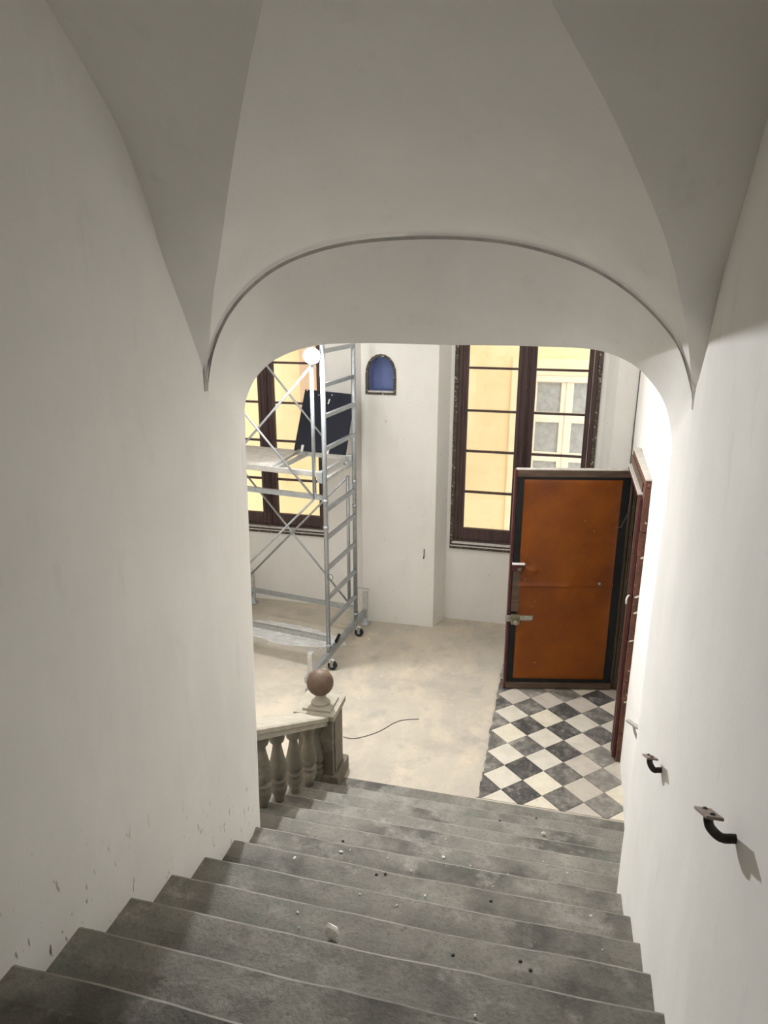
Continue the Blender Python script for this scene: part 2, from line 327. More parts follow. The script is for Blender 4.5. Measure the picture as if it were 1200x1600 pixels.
MB().grid(ruled(gr, wr)).build('vault_web', M_vault, ceil, recalc=False)
# arch: soffit lofted from the front curve to the lower back curve, with a shadow groove at its front edge
fpts = resample([(XL-.005, 0, 3.60)] + [(p.x, 0, p.z) for p in FC] + [(XR+.005, 0, 3.60)], 90)
bpts = resample([(-1.657, 0, 3.36)] + [(p.x, 0, p.y) for p in catmull(BACK)] + [(.513, 0, 3.36)], 90)
rows = []
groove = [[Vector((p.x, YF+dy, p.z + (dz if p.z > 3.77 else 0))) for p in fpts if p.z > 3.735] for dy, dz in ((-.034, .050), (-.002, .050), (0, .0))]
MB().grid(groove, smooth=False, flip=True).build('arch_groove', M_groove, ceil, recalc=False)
for k in range(0, 9):
    t = k/8; rows.append([Vector((lerp(a.x, b.x, t), lerp(YF, YB, t), lerp(a.z, b.z, t) + (wob((a.x, t, a.z), .004, 3) if k else 0))) for a, b in zip(fpts, bpts)])
MB().grid(rows, flip=True).build('arch_soffit', M_vault, ceil, recalc=False)
# hall side of the arch wall
g = MB(); zt = 5.0
bk = [(p.x, p.z) for p in bpts]
g.add([(x, YB, z) for x, z in bk] + [(x, YB, zt) for x, z in bk], [(i, i+1, len(bk)+i+1, len(bk)+i) for i in range(len(bk)-1)])
g.box((-6.6, 3.2, 0), (-1.99, YB, zt)); g.box((-2.02, 3.3, 3.0), (-1.668, YB, zt)); g.box((.515, 3.3, 3.0), (.80, YB, zt))
tag(g.build('wall_front', M_wall), 'white hall wall pierced by the stair arch', 'wall', kind='structure')
# landing end: unseen wall, coloured dark to soak up bounced light
tag(MB().box((-2.1, -3.1, 0), (1.4, -3.0, 6.4)).build('wall_landing', M_dwood), 'unseen end wall behind the viewer, made dark to absorb bounced light', 'wall', kind='structure')
tag(MB().box((-2.1, -3.1, 6.35), (1.4, 3.6, 6.45)).build('ceiling_slab', M_wall), 'plain slab above the stair vault', 'ceiling', kind='structure')

UZ_ = Vector((0, 0, 1))
# ------------------------------------------------------------------ hall shell
YP, YR, YO = 8.506, 8.83, 9.20
g = MB()
g.prism([(-2.384, YP), (-2.02, YP+.12), (-1.90, YP+.12), (-1.442, YP), (-1.344, YR), (-1.30, YO), (-2.60, YO), (-2.55, YR)][0:0] or [(-1.95, YP), (-1.442, YP), (-1.344, YR), (-1.30, YO), (-1.95, YO)], 0, 5)
g.prism([(-2.384, YP), (-2.33, YP), (-2.33, YO), (-2.62, YO), (-2.56, YR)], 0, 5)
g.box((-2.33, YP, 0), (-1.95, YO, 2.99))
arch = [(-2.33, 3.22), (-2.322, 3.30), (-2.295, 3.375), (-2.25, 3.43), (-2.195, 3.462), (-2.14, 3.472), (-2.085, 3.462), (-2.03, 3.43), (-1.985, 3.375), (-1.958, 3.30), (-1.95, 3.22)]
g.add([(x, YP, z) for x, z in arch] + [(x, YP, 5) for x, z in arch] + [(x, YO, z) for x, z in arch],
      [(i, i+1, 11+i+1, 11+i) for i in range(10)] + [(i+1, i, 22+i, 22+i+1) for i in range(10)])
g.box((-2.33, YP+.24, 2.95), (-1.95, YO, 3.6))
g.prism([(.567, YP), (1.4, YP), (1.4, YO), (.44, YO), (.47, YR)], 0, 5)
g.prism([(-6.6, YP), (-5.2, YP), (-5.1, YR), (-5.05, YO), (-6.6, YO)], 0, 5)
W1, W2 = (-1.30, .41), (-4.72, -2.97)
WZ0, WZ1 = 1.05, 4.02
for (a, b), (l, r) in ((W1, (-1.345, .472)), (W2, (-5.102, -2.55))):
    g.box((l, YR, 0), (r, YO, WZ0)); g.box((l, YR, WZ1), (r, YO, 5)); g.box((l, YR, WZ0), (a, YO, WZ1)); g.box((b, YR, WZ0), (r, YO, WZ1))
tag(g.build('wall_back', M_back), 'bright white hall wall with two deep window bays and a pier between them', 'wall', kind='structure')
tag(MB().box((-6.7, 3.2, 0), (-6.6, 9.2, 5)).build('wall_side', M_wall), 'white end wall of the hall beyond the scaffold', 'wall', kind='structure')
tag(MB().box((-6.7, 3.58, 5.0), (1.45, 9.2, 5.1)).build('ceiling_hall', M_wall), 'plain white ceiling of the lower hall', 'ceiling', kind='structure')
# floor with the checkered strip
TX0, TX1, TY0, TY1 = -.485, .80, 5.33, 7.75
g = MB()
g.box((-6.6, 3.5, -.1), (TX0, 9.0, 0)); g.box((TX0, TY1, -.1), (1.4, 9.0, 0)); g.box((TX0, 3.5, -.1), (1.4, TY0, -.002))
fl = g.build('floor', M_floor); tag(fl, 'dusty beige cement floor of the hall with a checkered marble strip by the door', 'floor', kind='structure')
MB().box((TX0, TY0, -.1), (1.4, TY1, -.010)).build('tile_bed', M_bed, fl)
# ragged cement lip over the first tiles, and a pale blotchy patch under the scaffold
m = MB(); L_ = []
for k_ in range(90):
    y = lerp(TY0+.002, TY1-.01, k_/89); L_.append((y, TX0 + .016 + .022*noise.noise(Vector((y*7, 1, 0))) + .014*noise.noise(Vector((y*23, 2, 0)))))
m.grid([[(TX0-.03, y, .0005) for y, x in L_], [(x-.008, y, .0045) for y, x in L_], [(x, y, .001) for y, x in L_]]); m.build('cement_lip', M_floor, fl)
m = MB(); n_ = 60; cc = Vector((-3.22, 7.86, 0)); ring_ = []
for k_ in range(n_):
    a = 2*math.pi*k_/n_; rr_ = 1 + .35*noise.noise(Vector((math.cos(a)*1.6, math.sin(a)*1.6, 5))) + .12*noise.noise(Vector((math.cos(a)*6, math.sin(a)*6, 9)))
    ring_.append(Vector((math.cos(a)*.78*rr_, math.sin(a)*.26*rr_ - math.cos(a)*.10, 0)))
m.add([cc + p + UZ_*.0008 for p in ring_] + [cc + p*.93 + UZ_*.003 for p in ring_], [(k_, (k_+1) % n_, n_+(k_+1) % n_, n_+k_) for k_ in range(n_)] + [tuple(range(n_, 2*n_))])
m.build('pale_floor_patch', mat('pale_patch', (.70, .71, .72), .8, var=(.52, .50, .46), scale=6, stretch=(1, 2.2, 1), bump=.2, layers=(((.80, .81, .83), 9, .55, .7, .7),)), fl)
D_ = .3525; tc = (-.112, 5.842)
def clip(poly, ax, lim, keep_gt):
    out = []
    for i in range(len(poly)):
        p, q = poly[i], poly[(i+1) % len(poly)]; ip = (p[ax] > lim) == keep_gt; iq = (q[ax] > lim) == keep_gt
        if ip: out.append(p)
        if ip != iq:
            t = (lim-p[ax])/(q[ax]-p[ax]); out.append((p[0]+(q[0]-p[0])*t, p[1]+(q[1]-p[1])*t))
    return out
for i in range(-3, 6):
    for j in range(-4, 12):
        for dark in (True, False):
            cx = tc[0] + D_*(i + (0 if dark else .5)); cyy = tc[1] + D_*(j + (0 if dark else .5)); h = D_/2 - .0028
            poly = [(cx-h, cyy), (cx, cyy-h), (cx+h, cyy), (cx, cyy+h)]
            for ax, lim, gt in ((0, TX0+.004, True), (0, TX1, False), (1, TY0+.004, True), (1, TY1-.004, False)):
                if poly: poly = clip(poly, ax, lim, gt)
            if len(poly) < 3: continue
            area = abs(sum(poly[k][0]*poly[(k+1) % len(poly)][1]-poly[(k+1) % len(poly)][0]*poly[k][1] for k in range(len(poly))))/2
            if area < .0012: continue
            dz = random.uniform(-.0015, .0015); tl = [random.uniform(-.0012, .0012) for _ in range(2)]
            m = MB().prism(poly, -.012, 0)
            n_ = len(poly); m.v = [(x, y, z if z < -.005 else dz + tl[0]*(x-cx)/h + tl[1]*(y-cyy)/h) for x, y, z in m.v]
            worn = (cx > .35 and cyy < 6.35) or cyy > 6.95
            k = 2 if worn and random.random() < .8 else (1 if random.random() < .45 else 0)
            if dark and abs(cx-.245) < .1 and 6 < cyy < 6.6: k = 0
            m.build('tile', (M_dark if dark else M_white)[k], fl)

# ------------------------------------------------------------------ stairs: each step its own stone
NOSE = {0: 5.315, 1: 4.997, 2: 4.688, 3: 4.368, 4: 4.064, 5: 3.752, 6: 3.434, 7: 3.116, 8: 2.797, 9: 2.487, 10: 2.168, 11: 1.849, 12: 1.532, 13: 1.217, 14: .902, 15: .587}
RISE = .17075
st = empty('staircase', (0, 0, 0)); tag(st, 'grey stone flight of worn steps descending to the hall', 'stairs')
for k in range(0, 16):
    x0, x1 = (XL-.01, XR+.012) if k >= 6 else ((-2.0, .745) if k else (-1.73, .742))
    if k == 5: x0, x1 = -1.99, .55
    z = k*RISE; yn = NOSE[k]; yb = (NOSE[k+1] if k < 15 else -2.90) + .0 - .035
    n = 36; rowsU = []
    prof = [(yb, z-.17 if k < 15 else z-.3), (yn-.045, z-.17 if k else z-.08), (yn-.045, z-.052), (yn-.020, z-.046), (yn-.004, z-.034), (yn, z-.016), (yn-.004, z-.004), (yn-.014, z), (yn-.05, z), (yn-.085, z), (yn-.12, z), (yn-.2, z), (yb, z)]
    if k == 0: prof = [(yb, -.08), (yn, -.08), (yn, -.02), (yn-.003, .0), (yn-.02, .002), (yn-.1, .002), (yb, .002)]
    for i in range(n+1):
        x = lerp(x0, x1, i/n); a = noise.noise(Vector((x*2.2, k*5.3, 0)))*.009 + noise.noise(Vector((x*9, k*2.7, 4)))*.003
        dip = -.010*math.exp(-((x+.45)/.55)**2) if k else 0
        row = []
        for y, zz in prof:
            near = 1 if y > yn-.1 else 0
            top = zz > z-.04
            row.append((x, y + (a if near and k else 0), zz + (dip*(1 if y > yn-.15 else .4) + noise.noise(Vector((x*5, y*5, k)))*.003 if top and k else 0)))
        row.append(row[0]); rowsU.append(row)
    m = MB().grid(rowsU, smooth=False, flip=True)
    m.add(rowsU[0][:-1], [tuple(range(len(prof)))]); m.add(rowsU[-1][:-1], [tuple(reversed(range(len(prof))))])
    me = m.mesh('step'); me.materials.append(M_stone); me.materials.append(M_nose); me.materials.append(M_edge)
    for p in me.polygons:
        c = p.center
        if k and c.y > yn-.016 and c.z > z-.016: p.material_index = 1
        elif k and c.y > yn-.13 and c.z > z-.02: p.material_index = 2
    link('step', me, st)

# ------------------------------------------------------------------ windows (same joinery in both bays)
ZM = [1.757, 2.281, 2.787, 3.302, 3.80]
def window(name, x0, x1, g1, mul, g2, label, sashpane):
    """x0..x1 outer edges; g1,g2 = glass spans; mul = meeting stiles span"""
    t = empty(name, ((x0+x1)/2, YR, WZ0)); tag(t, label, 'window', kind='structure')
    zb, zt2 = 1.275, 3.88; ya, yb2 = 8.845, 8.905
    A = lambda o: rel(o, t)
    m = MB(); m.box((x0, YR-.012, WZ0), (x0+.045, 8.93, WZ1)); m.box((x1-.045, YR-.012, WZ0), (x1, 8.93, WZ1)); m.box((x0+.045, YR-.012, WZ1-.045), (x1-.045, 8.93, WZ1)); m.box((x0+.045, YR-.012, WZ0), (x1-.045, 8.93, WZ0+.03))
    A(m.build('chipped_edge', M_rough))
    m = MB(); m.box((x0+.045, 8.835, WZ0+.03), (x0+.095, 8.96, WZ1-.045)); m.box((x1-.095, 8.835, WZ0+.03), (x1-.045, 8.96, WZ1-.045)); m.box((x0+.095, 8.835, WZ1-.1), (x1-.095, 8.96, WZ1-.045)); m.box((x0+.095, 8.835, WZ0+.03), (x1-.095, 8.96, WZ0+.075))
    A(m.build('frame', M_wood, bevel=.006))
    A(MB().box((x0+.03, 8.785, WZ0+.030), (x1-.03, 8.85, WZ0+.048)).build('sill', M_sill, bevel=.004))
    A(MB().box((x0+.02, 8.795, WZ0+.006), (x1-.02, 8.85, WZ0+.030)).build('sill_fillet', M_wood, bevel=.003))
    A(MB().box((x0+.01, 8.780, WZ0-.006), (x1-.01, 8.85, WZ0+.006)).build('sill_nosing', M_sill, bevel=.003))
    A(MB().box((x0, 8.80, WZ0-.045), (x1, 8.84, WZ0-.006)).build('sill_moulding', M_rough, bevel=.006))
    mc = (mul[0]+mul[1])/2
    for (a, b, gg) in ((x0+.10, mc-.006, g1), (mc+.006, x1-.10, g2)):
        s = MB(); s.box((a, ya, WZ0+.08), (gg[0], yb2, zt2+.05)); s.box((gg[1], ya, WZ0+.08), (b, yb2, zt2+.05)); s.box((gg[0], ya, WZ0+.08), (gg[1], yb2, zb)); s.box((gg[0], ya, zt2), (gg[1], yb2, zt2+.05))
        s.box((gg[0]-.045, ya-.012, WZ0+.12), (gg[0]-.03, ya, zt2)); s.box((gg[1]+.03, ya-.012, WZ0+.12), (gg[1]+.045, ya, zt2))
        so = A(s.build('sash', M_wood, bevel=.005))
        lv = [zb] + ZM + [zt2]
        for z in ZM:
            o = MB().box((gg[0], ya+.008, z-.013), (gg[1], yb2-.008, z+.013)).build('muntin', M_wood, so, bevel=.004)
        for z0, z1 in zip(lv, lv[1:]):
            MB().box((gg[0]-.004, 8.874, z0), (gg[1]+.004, 8.877, z1)).build('pane', M_glass, so)
    m = MB(); m.box((mc-.028, ya-.03, WZ0+.08), (mc+.028, ya+.004, zt2+.05)); m.box((mc-.014, ya-.042, WZ0+.08), (mc+.014, ya-.028, zt2+.05))
    A(m.build('astragal', M_wood, bevel=.005))
    m = MB().tube([(mc, ya-.055, 1.30), (mc, ya-.055, 3.7)], .006, 8)
    for z in (1.4, 2.15, 3.1): m.box((mc-.016, ya-.062, z-.02), (mc+.016, ya-.036, z+.02))
    A(m.build('bolt_rod', M_wood))
    return t
window('window_1', W1[0], W1[1], (-1.135, -.548), (-.548, -.335), (-.335, .255), 'dark wooden window with yellow courtyard behind, partly hidden by the padded door', 0)
window('window_2', W2[0], W2[1], (-4.50, -3.885), (-3.885, -3.665), (-3.665, -3.055), 'dark wooden window behind the scaffold tower', 0)

# ------------------------------------------------------------------ courtyard outside the windows
g = MB(); YC = 11.5
wx0, wx1, wz0, wz1 = -.485, .60, .45, 2.96
g.box((-9, YC, -1), (wx0, YC+.3, 9)); g.box((wx1, YC, -1), (6, YC+.3, 9)); g.box((wx0, YC, -1), (wx1, YC+.3, wz0)); g.box((wx0, YC, wz1), (wx1, YC+.3, 9))
cw = g.build('wall_courtyard', M_yellow); tag(cw, 'sunlit yellow rendered courtyard wall seen through the windows', 'wall', kind='structure')
m = MB(); m.box((-.80, YC-.03, .2), (wx0, YC, 3.2)); m.box((wx1, YC-.03, .2), (.92, YC, 3.2)); m.box((wx0, YC-.03, wz1), (wx1, YC, 3.2)); m.box((wx0, YC-.03, .2), (wx1, YC, wz0))
m.build('window_surround', M_pale, cw)
MB().box((-4.24, YC-.12, 2.05), (-3.6, YC, 9)).build('pilaster', M_pink, cw)
t = empty('window_3', (.05, YC, wz0)); tag(t, 'cream painted casement across the courtyard, seen through the right sash', 'window', kind='structure')
m = MB(); m.box((wx0, YC-.02, wz0), (wx0+.055, YC+.1, wz1)); m.box((wx1-.055, YC-.02, wz0), (wx1, YC+.1, wz1)); m.box((wx0, YC-.02, wz1-.10), (wx1, YC+.1, wz1)); m.box((wx0, YC-.02, wz0), (wx1, YC+.1, wz0+.08))
rel(m.build('frame', M_cream, bevel=.006), t)
mid = .045
rel(MB().box((mid-.014, YC-.006, wz0+.085), (mid+.014, YC+.045, 2.858)).build('astragal', M_cream, bevel=.004), t)
for a, b in ((wx0+.058, mid-.004), (mid+.004, wx1-.058)):
    gx = (a+.02, b-.09) if a < 0 and b < .1 and a < -.3 else (a+.09, b-.02)
    s = MB(); lv = [wz0+.085, .78, 1.18, 1.60, 1.76, 2.22, 2.40, 2.85]
    s.box((a, YC+.01, wz0+.085), (gx[0], YC+.06, 2.858)); s.box((gx[1], YC+.01, wz0+.085), (b, YC+.06, 2.858))
    rails = [(wz0+.085, .62), (1.12, 1.22), (1.61, 1.76), (2.23, 2.39), (2.845, 2.858)]
    for z0, z1 in rails: s.box((gx[0], YC+.01, z0), (gx[1], YC+.06, z1))
    so = rel(s.build('sash', M_cream, bevel=.005), t)
    for (q0, z0), (z1, q1) in zip(rails, rails[1:]):
        o = MB().box((gx[0]-.002, YC+.035, z0), (gx[1]+.002, YC+.04, z1)).build('pane', M_ogl); o.parent = so
tag(MB().box((-9, 9.1, -1.1), (6, 11.8, -1.0)).build('ground_courtyard', M_floor), 'pale paved floor of the courtyard', 'ground', kind='structure')

# ------------------------------------------------------------------ niche in the pier
nc = empty('niche', (-2.14, YP, 2.99)); tag(nc, 'small arched wall niche painted blue inside, set high in the pier between the windows', 'niche')
def inset(pts, d, cx=-2.14, cz=3.22):
    out = []
    for x, z in pts:
        v = Vector((x-cx, z-cz)); L = v.length; out.append((cx + v.x*(L-d)/L, cz + v.y*(L-d)/L))
    return out
full = [(-2.33, 2.99)] + arch + [(-1.95, 2.99)]
inn = [(-2.295, 3.03)] + inset(arch, .032) + [(-1.985, 3.03)]
n = len(full)
m = MB(); vs_ = [(x, YP-.008, z) for x, z in full] + [(x, YP-.008, z) for x, z in inn] + [(x, YP+.05, z) for x, z in inn] + [(x, YP+.02, z) for x, z in full]
fs = []
for i in range(n):
    j = (i+1) % n
    fs += [(i, j, n+j, n+i), (n+i, n+j, 2*n+j, 2*n+i), (3*n+i, 3*n+j, j, i)]
m.add(vs_, fs); rel(m.build('niche_frame', M_rough), nc)
m = MB(); b2 = [(x*.93-2.14*.07, z) for x, z in inn]
m.add([(x, YP+.05, z) for x, z in inn] + [(x + .0, YP+.20, z) for x, z in b2], [(i, (i+1) % n, n+(i+1) % n, n+i) for i in range(n)] + [tuple(range(n, 2*n))])
rel(m.build('niche_lining', M_blue), nc)
rel(MB().box((-2.295, YP-.012, 3.018), (-1.985, YP+.06, 3.034)).build('niche_ledge', M_sill, bevel=.003), nc)

# ------------------------------------------------------------------ door leaf, padded
H0, H1 = Vector((.737, 7.457, 0)), Vector((-.4125, 7.209, 0))
eu = (H1-H0).normalized(); en = Vector((-eu.y, eu.x, 0))
if en.y > 0: en = -en                                   # en points to the camera side
def LP(u, d, z): p = H0 + eu*u + en*d; return Vector((p.x, p.y, z))
dr = empty('door_1', (H0.x, H0.y, 0)); tag(dr, 'open door leaf padded in tan leatherette with black metal edging', 'door', kind='structure')
def lbox(u0, u1, d0, d1, z0, z1, mb=None):
    mb = mb or MB(); c = LP((u0+u1)/2, (d0+d1)/2, (z0+z1)/2)
    return mb.obox(c, eu*(u1-u0)/2, en*(d1-d0)/2, Vector((0, 0, (z1-z0)/2)))
D = lambda o: rel(o, dr)
D(lbox(.02, 1.178, -.06, 0, .012, 2.47).build('leaf', M_dwood, bevel=.004))
D(lbox(1.160, 1.184, -.064, .012, .008, 2.475).build('edge_strip', M_red, bevel=.003))
D(lbox(.02, 1.160, 0, .014, 2.405, 2.475).build('top_rail', M_dwood, bevel=.004))
D(lbox(.02, 1.165, -.062, .016, 2.475, 2.482).build('dust_film', M_dust))
D(lbox(.02, 1.160, 0, .020, .015, .085).build('kick_rail', M_dwood, bevel=.006))
D(lbox(.02, 1.160, 0, .012, .088, .128).build('border_strip', M_strip, bevel=.002))
D(lbox(.02, 1.160, 0, .010, 2.378, 2.404).build('border_strip', M_strip, bevel=.002))
D(lbox(1.088, 1.158, 0, .010, .128, 2.378).build('border_strip', M_strip, bevel=.002))
D(lbox(.022, .102, 0, .010, .128, 2.378).build('border_strip', M_strip, bevel=.002))
def padded(z0, z1, seam_top):
    nu, nz = 50, 60; rows = []
    for i in range(nu+1):
        r = []
        for j in range(nz+1):
            u = lerp(.100, 1.090, i/nu); z = lerp(z0, z1, j/nz)
            e = min(1, min(u-.1, 1.09-u)/.05); ez = min(1, min(z-z0, z1-z)/.05)
            d = .004 + .012*(max(0, e)**.5)*(max(0, ez)**.5)
            d += .004*noise.noise(Vector((u*3, z*3, 2)))
            # sags near the latch, and beside the eyelet
            q = ((u-.965)/.06)**2 + ((z-1.40)/.035)**2; d += .034*math.exp(-q)
            q = ((u-1.03)/.04)**2 + ((z-1.34)/.05)**2; d -= .012*math.exp(-q)
            q = ((u-.90-.9*(z-1.40))/.03)**2 + ((z-1.52)/.10)**2; d += .008*math.exp(-q)
            q = ((u-.28)/.05)**2 + ((z-1.25)/.025)**2; d += .010*math.exp(-q)
            q = ((u-.95)/.10)**2 + ((z-.24-.35*(1.0-u))/.03)**2; d += .006*math.exp(-q)
            if seam_top: d += .016*math.exp(-((z-z1)/.014)**2)
            else: d += (.030 + .016*noise.noise(Vector((u*9, 0, 0))))*math.exp(-((z-z0)/.022)**2)*(1 if u > .55 else .5)
            r.append(LP(u, d, z))
        rows.append(r)
    return MB().grid(rows)
D(padded(.128, 1.232, True).build('padding', M_pad)); D(padded(1.232, 2.378, False).build('padding', M_pad))
lk = D(lbox(1.045, 1.162, .010, .040, 1.395, 1.470).build('latch_case', M_red, bevel=.004))
lbox(1.035, 1.165, .008, .052, 1.470, 1.483).build('latch_top_plate', M_tape, dr, bevel=.003); D(bpy.data.objects['latch_top_plate'])
D(lbox(1.075, 1.110, .040, .052, 1.405, 1.440).build('latch_plate', M_brass, bevel=.002))
D(lbox(1.07, 1.15, .006, .016, .93, 1.39).build('worn_strip', M_dwood, bevel=.002))
D(lbox(1.055, 1.150, .010, .060, .795, .900).build('bolt_case', M_brass, bevel=.006))
cyl = MB().tube([LP(1.10, .06, .825), LP(1.10, .085, .825)], .022, 16); D(cyl.build('lock_cylinder', M_lock))
bl = MB(); lbox(.918, 1.055, .018, .030, .842, .888, bl)
for i in range(6): lbox(.938+i*.018, .945+i*.018, .018, .030, .828, .842, bl)
D(bl.build('notched_bolt', M_lock)); D(lbox(1.150, 1.205, .012, .034, .820, .885).build('bolt_tip', M_lock, bevel=.002))
D(MB().tube([LP(.247, .016, 1.262), LP(.247, .030, 1.262)], [.017, .012], 14).build('eyelet', M_lock))
studs = MB()
for u, z in ((.35, 1.84), (.45, 1.95), (.93, .99), (.90, 1.05), (.86, .33), (1.02, 1.30), (.98, 1.36), (1.01, 1.44)):
    studs.tube([LP(u, .012, z), LP(u, .022, z)], [.006, .003], 8)
D(studs.build('upholstery_tack', M_lock))
cab = [LP(.03, .03, 2.40), LP(.045, .045, 2.1), LP(.06, .05, 1.95), LP(.16, .045, 1.86), LP(.20, .03, 1.87)]
D(MB().tube([LP(.015, .03, 2.30), LP(.03, .04, 2.05), LP(.09, .05, 1.90), LP(.15, .04, 1.88)], .003, 6).build('thin_cable', M_cable))
# ------------------------------------------------------------------ door surround
ds = empty('trim_1', (.72, 6.2, 0)); tag(ds, 'chipped brick and oxblood wood surround of the doorway', 'door surround', kind='structure')
Dp = lambda o: rel(o, ds)
zz = 0.0
for i, h in enumerate((.30, .34, .19, .42, .27, .15, .36, .22, .39)):
    h = min(h, 2.64-zz); a = random.uniform(-.006, .004)
    Dp(MB().box((.706+a, 6.14+random.uniform(-.008, .008), zz+.004), (.775, 6.25, zz+h-.004)).build('brick', M_brick, bevel=.008)); zz += h
    if i in (1, 3, 4, 5, 6):
        c = Vector((.742 + random.uniform(-.010, .012), 6.138, zz))
        bmm = bmesh.new(); bmesh.ops.create_icosphere(bmm, subdivisions=2, radius=1)
        for v in bmm.verts: v.co = Vector((v.co.x*.022, v.co.y*.008, v.co.z*.011))*(1+.5*noise.noise(v.co*1.7+Vector((i*3, 0, i)))) + c + Vector((0, 0, .010*v.co.x))
        mm = bpy.data.meshes.new('mortar'); bmm.to_mesh(mm); bmm.free(); mm.materials.append(M_mort); Dp(link('mortar', mm))
Dp(MB().box((.712, 6.150, 0.02), (.775, 6.245, 2.64)).build('mortar_bed', M_brick))
Dp(MB().box((.676, 6.17, .02), (.706, 6.27, 2.54)).build('casing', M_red, bevel=.006))
Dp(MB().box((.672, 6.27, .02), (.775, 6.32, 2.52)).build('jamb', M_dwood, bevel=.004))
Dp(MB().box((.706, 6.14, 2.64), (.775, 7.45, 2.70)).build('head_brick_course', M_brick, bevel=.006))
Dp(MB().box((.703, 6.13, 2.70), (.768, 7.44, 2.715)).build('plaster_ledge', M_mort, bevel=.004))
Dp(MB().box((.672, 6.27, 2.50), (.704, 7.42, 2.545)).build('casing', M_red, bevel=.005))
Dp(MB().box((.668, 6.25, 2.545), (.706, 7.42, 2.556)).build('dust_film', M_sill))
Dp(MB().box((.70, 6.32, 2.50), (.775, 7.45, 2.64)).build('head_lining', M_dwood))
m = MB(); m.box((.724, 7.478, 0), (1.34, 7.52, 2.56)); Dp(m.build('far_jamb', M_olive))
for a, b in ((.726, .738), (.756, .768), (.790, .812)): Dp(MB().box((a, 7.455, 0), (b, 7.478, 2.56)).build('jamb_bead', M_dwood, bevel=.004))
Dp(MB().box((.775, 6.25, 0), (1.34, 6.28, 2.56)).build('near_reveal', M_olive))
Dp(MB().box((.775, 6.25, 2.55), (1.34, 7.5, 2.58)).build('head_reveal', M_olive))
Dp(MB().tube([(.690, 6.19, 1.66), (.664, 6.16, 1.66), (.654, 6.16, 1.63), (.656, 6.16, 1.585)], .007, 8).build('hook', M_tape))

# ------------------------------------------------------------------ balustrade
bs = empty('balustrade', (-1.87, 4.4, 0)); tag(bs, 'weathered stone balustrade with a ball-topped newel beside the bottom steps', 'balustrade')
B = lambda o: rel(o, bs)
def rz(y): return .785 - .5625*(y-5.03)
p0, p1 = 3.56, 5.12
m = MB(); pr = [(-1.985, -.095), (-1.755, -.095), (-1.755, -.055), (-1.735, -.045), (-1.735, -.012), (-1.75, 0), (-1.99, 0), (-2.005, -.012), (-2.005, -.045), (-1.985, -.055)]
m.grid([[(x, y, rz(y)+dz) for x, dz in pr + pr[:1]] for y in (p0, p1)], smooth=False); m.add([(x, p1, rz(p1)+dz) for x, dz in pr], [tuple(range(10))])
B(m.build('hand_rail', M_cap))
def bprof(h):
    P = [(.034,0),(.038,.05),(.054,.12),(.066,.19),(.067,.235),(.051,.268),(.064,.285),(.069,.30),(.064,.317),(.050,.335),(.066,.37),(.071,.43),(.067,.50),(.052,.60),(.040,.69),(.033,.76),(.036,.79),(.053,.82),(.060,.86),(.060,.93),(.050,.95),(.062,.97),(.062,1.0)]
    return [(r, z*h) for r, z in P]
for k, y in ((5, 3.70), (4, 4.01), (3, 4.29), (2, 4.61), (1, 4.93)):
    zb = k*RISE; h = rz(y)-.085-zb + .03
    o = MB().lathe(bprof(h), (-1.865, y, zb), 22).build('baluster', M_bal); B(o)
nx0, nx1, ny0, ny1 = -2.03, -1.715, 5.13, 5.42
npo = B(MB().box((nx0, ny0, .0), (nx1, ny1, .70)).build('newel_post', M_bal, bevel=.006))
MB().box((nx0-.03, ny0-.02, 0), (nx1+.045, ny1+.045, .14)).build('plinth', M_bal, npo, bevel=.02)
MB().box((nx0+.05, ny0+.04, .16), (nx1+.012, ny1-.05, .66)).build('raised_field', M_bal, npo, bevel=.006)
MB().box((nx0-.005, ny0-.012, .665), (nx1+.012, ny1+.012, .70)).build('cap_moulding', M_bal, npo, bevel=.01)
MB().box((nx0-.022, ny0-.035, .70), (nx1+.025, ny1+.03, .752)).build('cap', M_cap, npo, bevel=.006)
MB().lathe(bprof(.66), (-1.872, 5.135, .03), 14, math.pi, 2*math.pi).build('half_baluster', M_bal, npo)
MB().box((-1.985, 5.14, .752), (-1.735, 5.39, .772)).build('finial_slab', M_cap, npo, bevel=.004)
MB().lathe([(.085, .772), (.08, .79), (.055, .805), (.045, .83), (.05, .86)], (-1.86, 5.265, 0), 20).build('finial_neck', M_cap, npo)
sp_ = [(.1165*math.sin(math.pi*i/20), .962 - .1165*math.cos(math.pi*i/20)) for i in range(21)]
B(MB().lathe(sp_, (-1.862, 5.265, 0), 32).build('ball_finial', M_ball))
MBs = MB(); MBs.add([(-2.0, 3.58, .72), (-2.0, 5.13, -.0), (-2.0, 5.13, 0), (-2.0, 3.58, 0), (-2.06, 3.58, .72), (-2.06, 5.13, 0), (-2.06, 5.13, 0), (-2.06, 3.58, 0)], [(0, 1, 3), (4, 7, 5), (0, 4, 5, 1)])
B(MBs.build('stringer', M_bal))

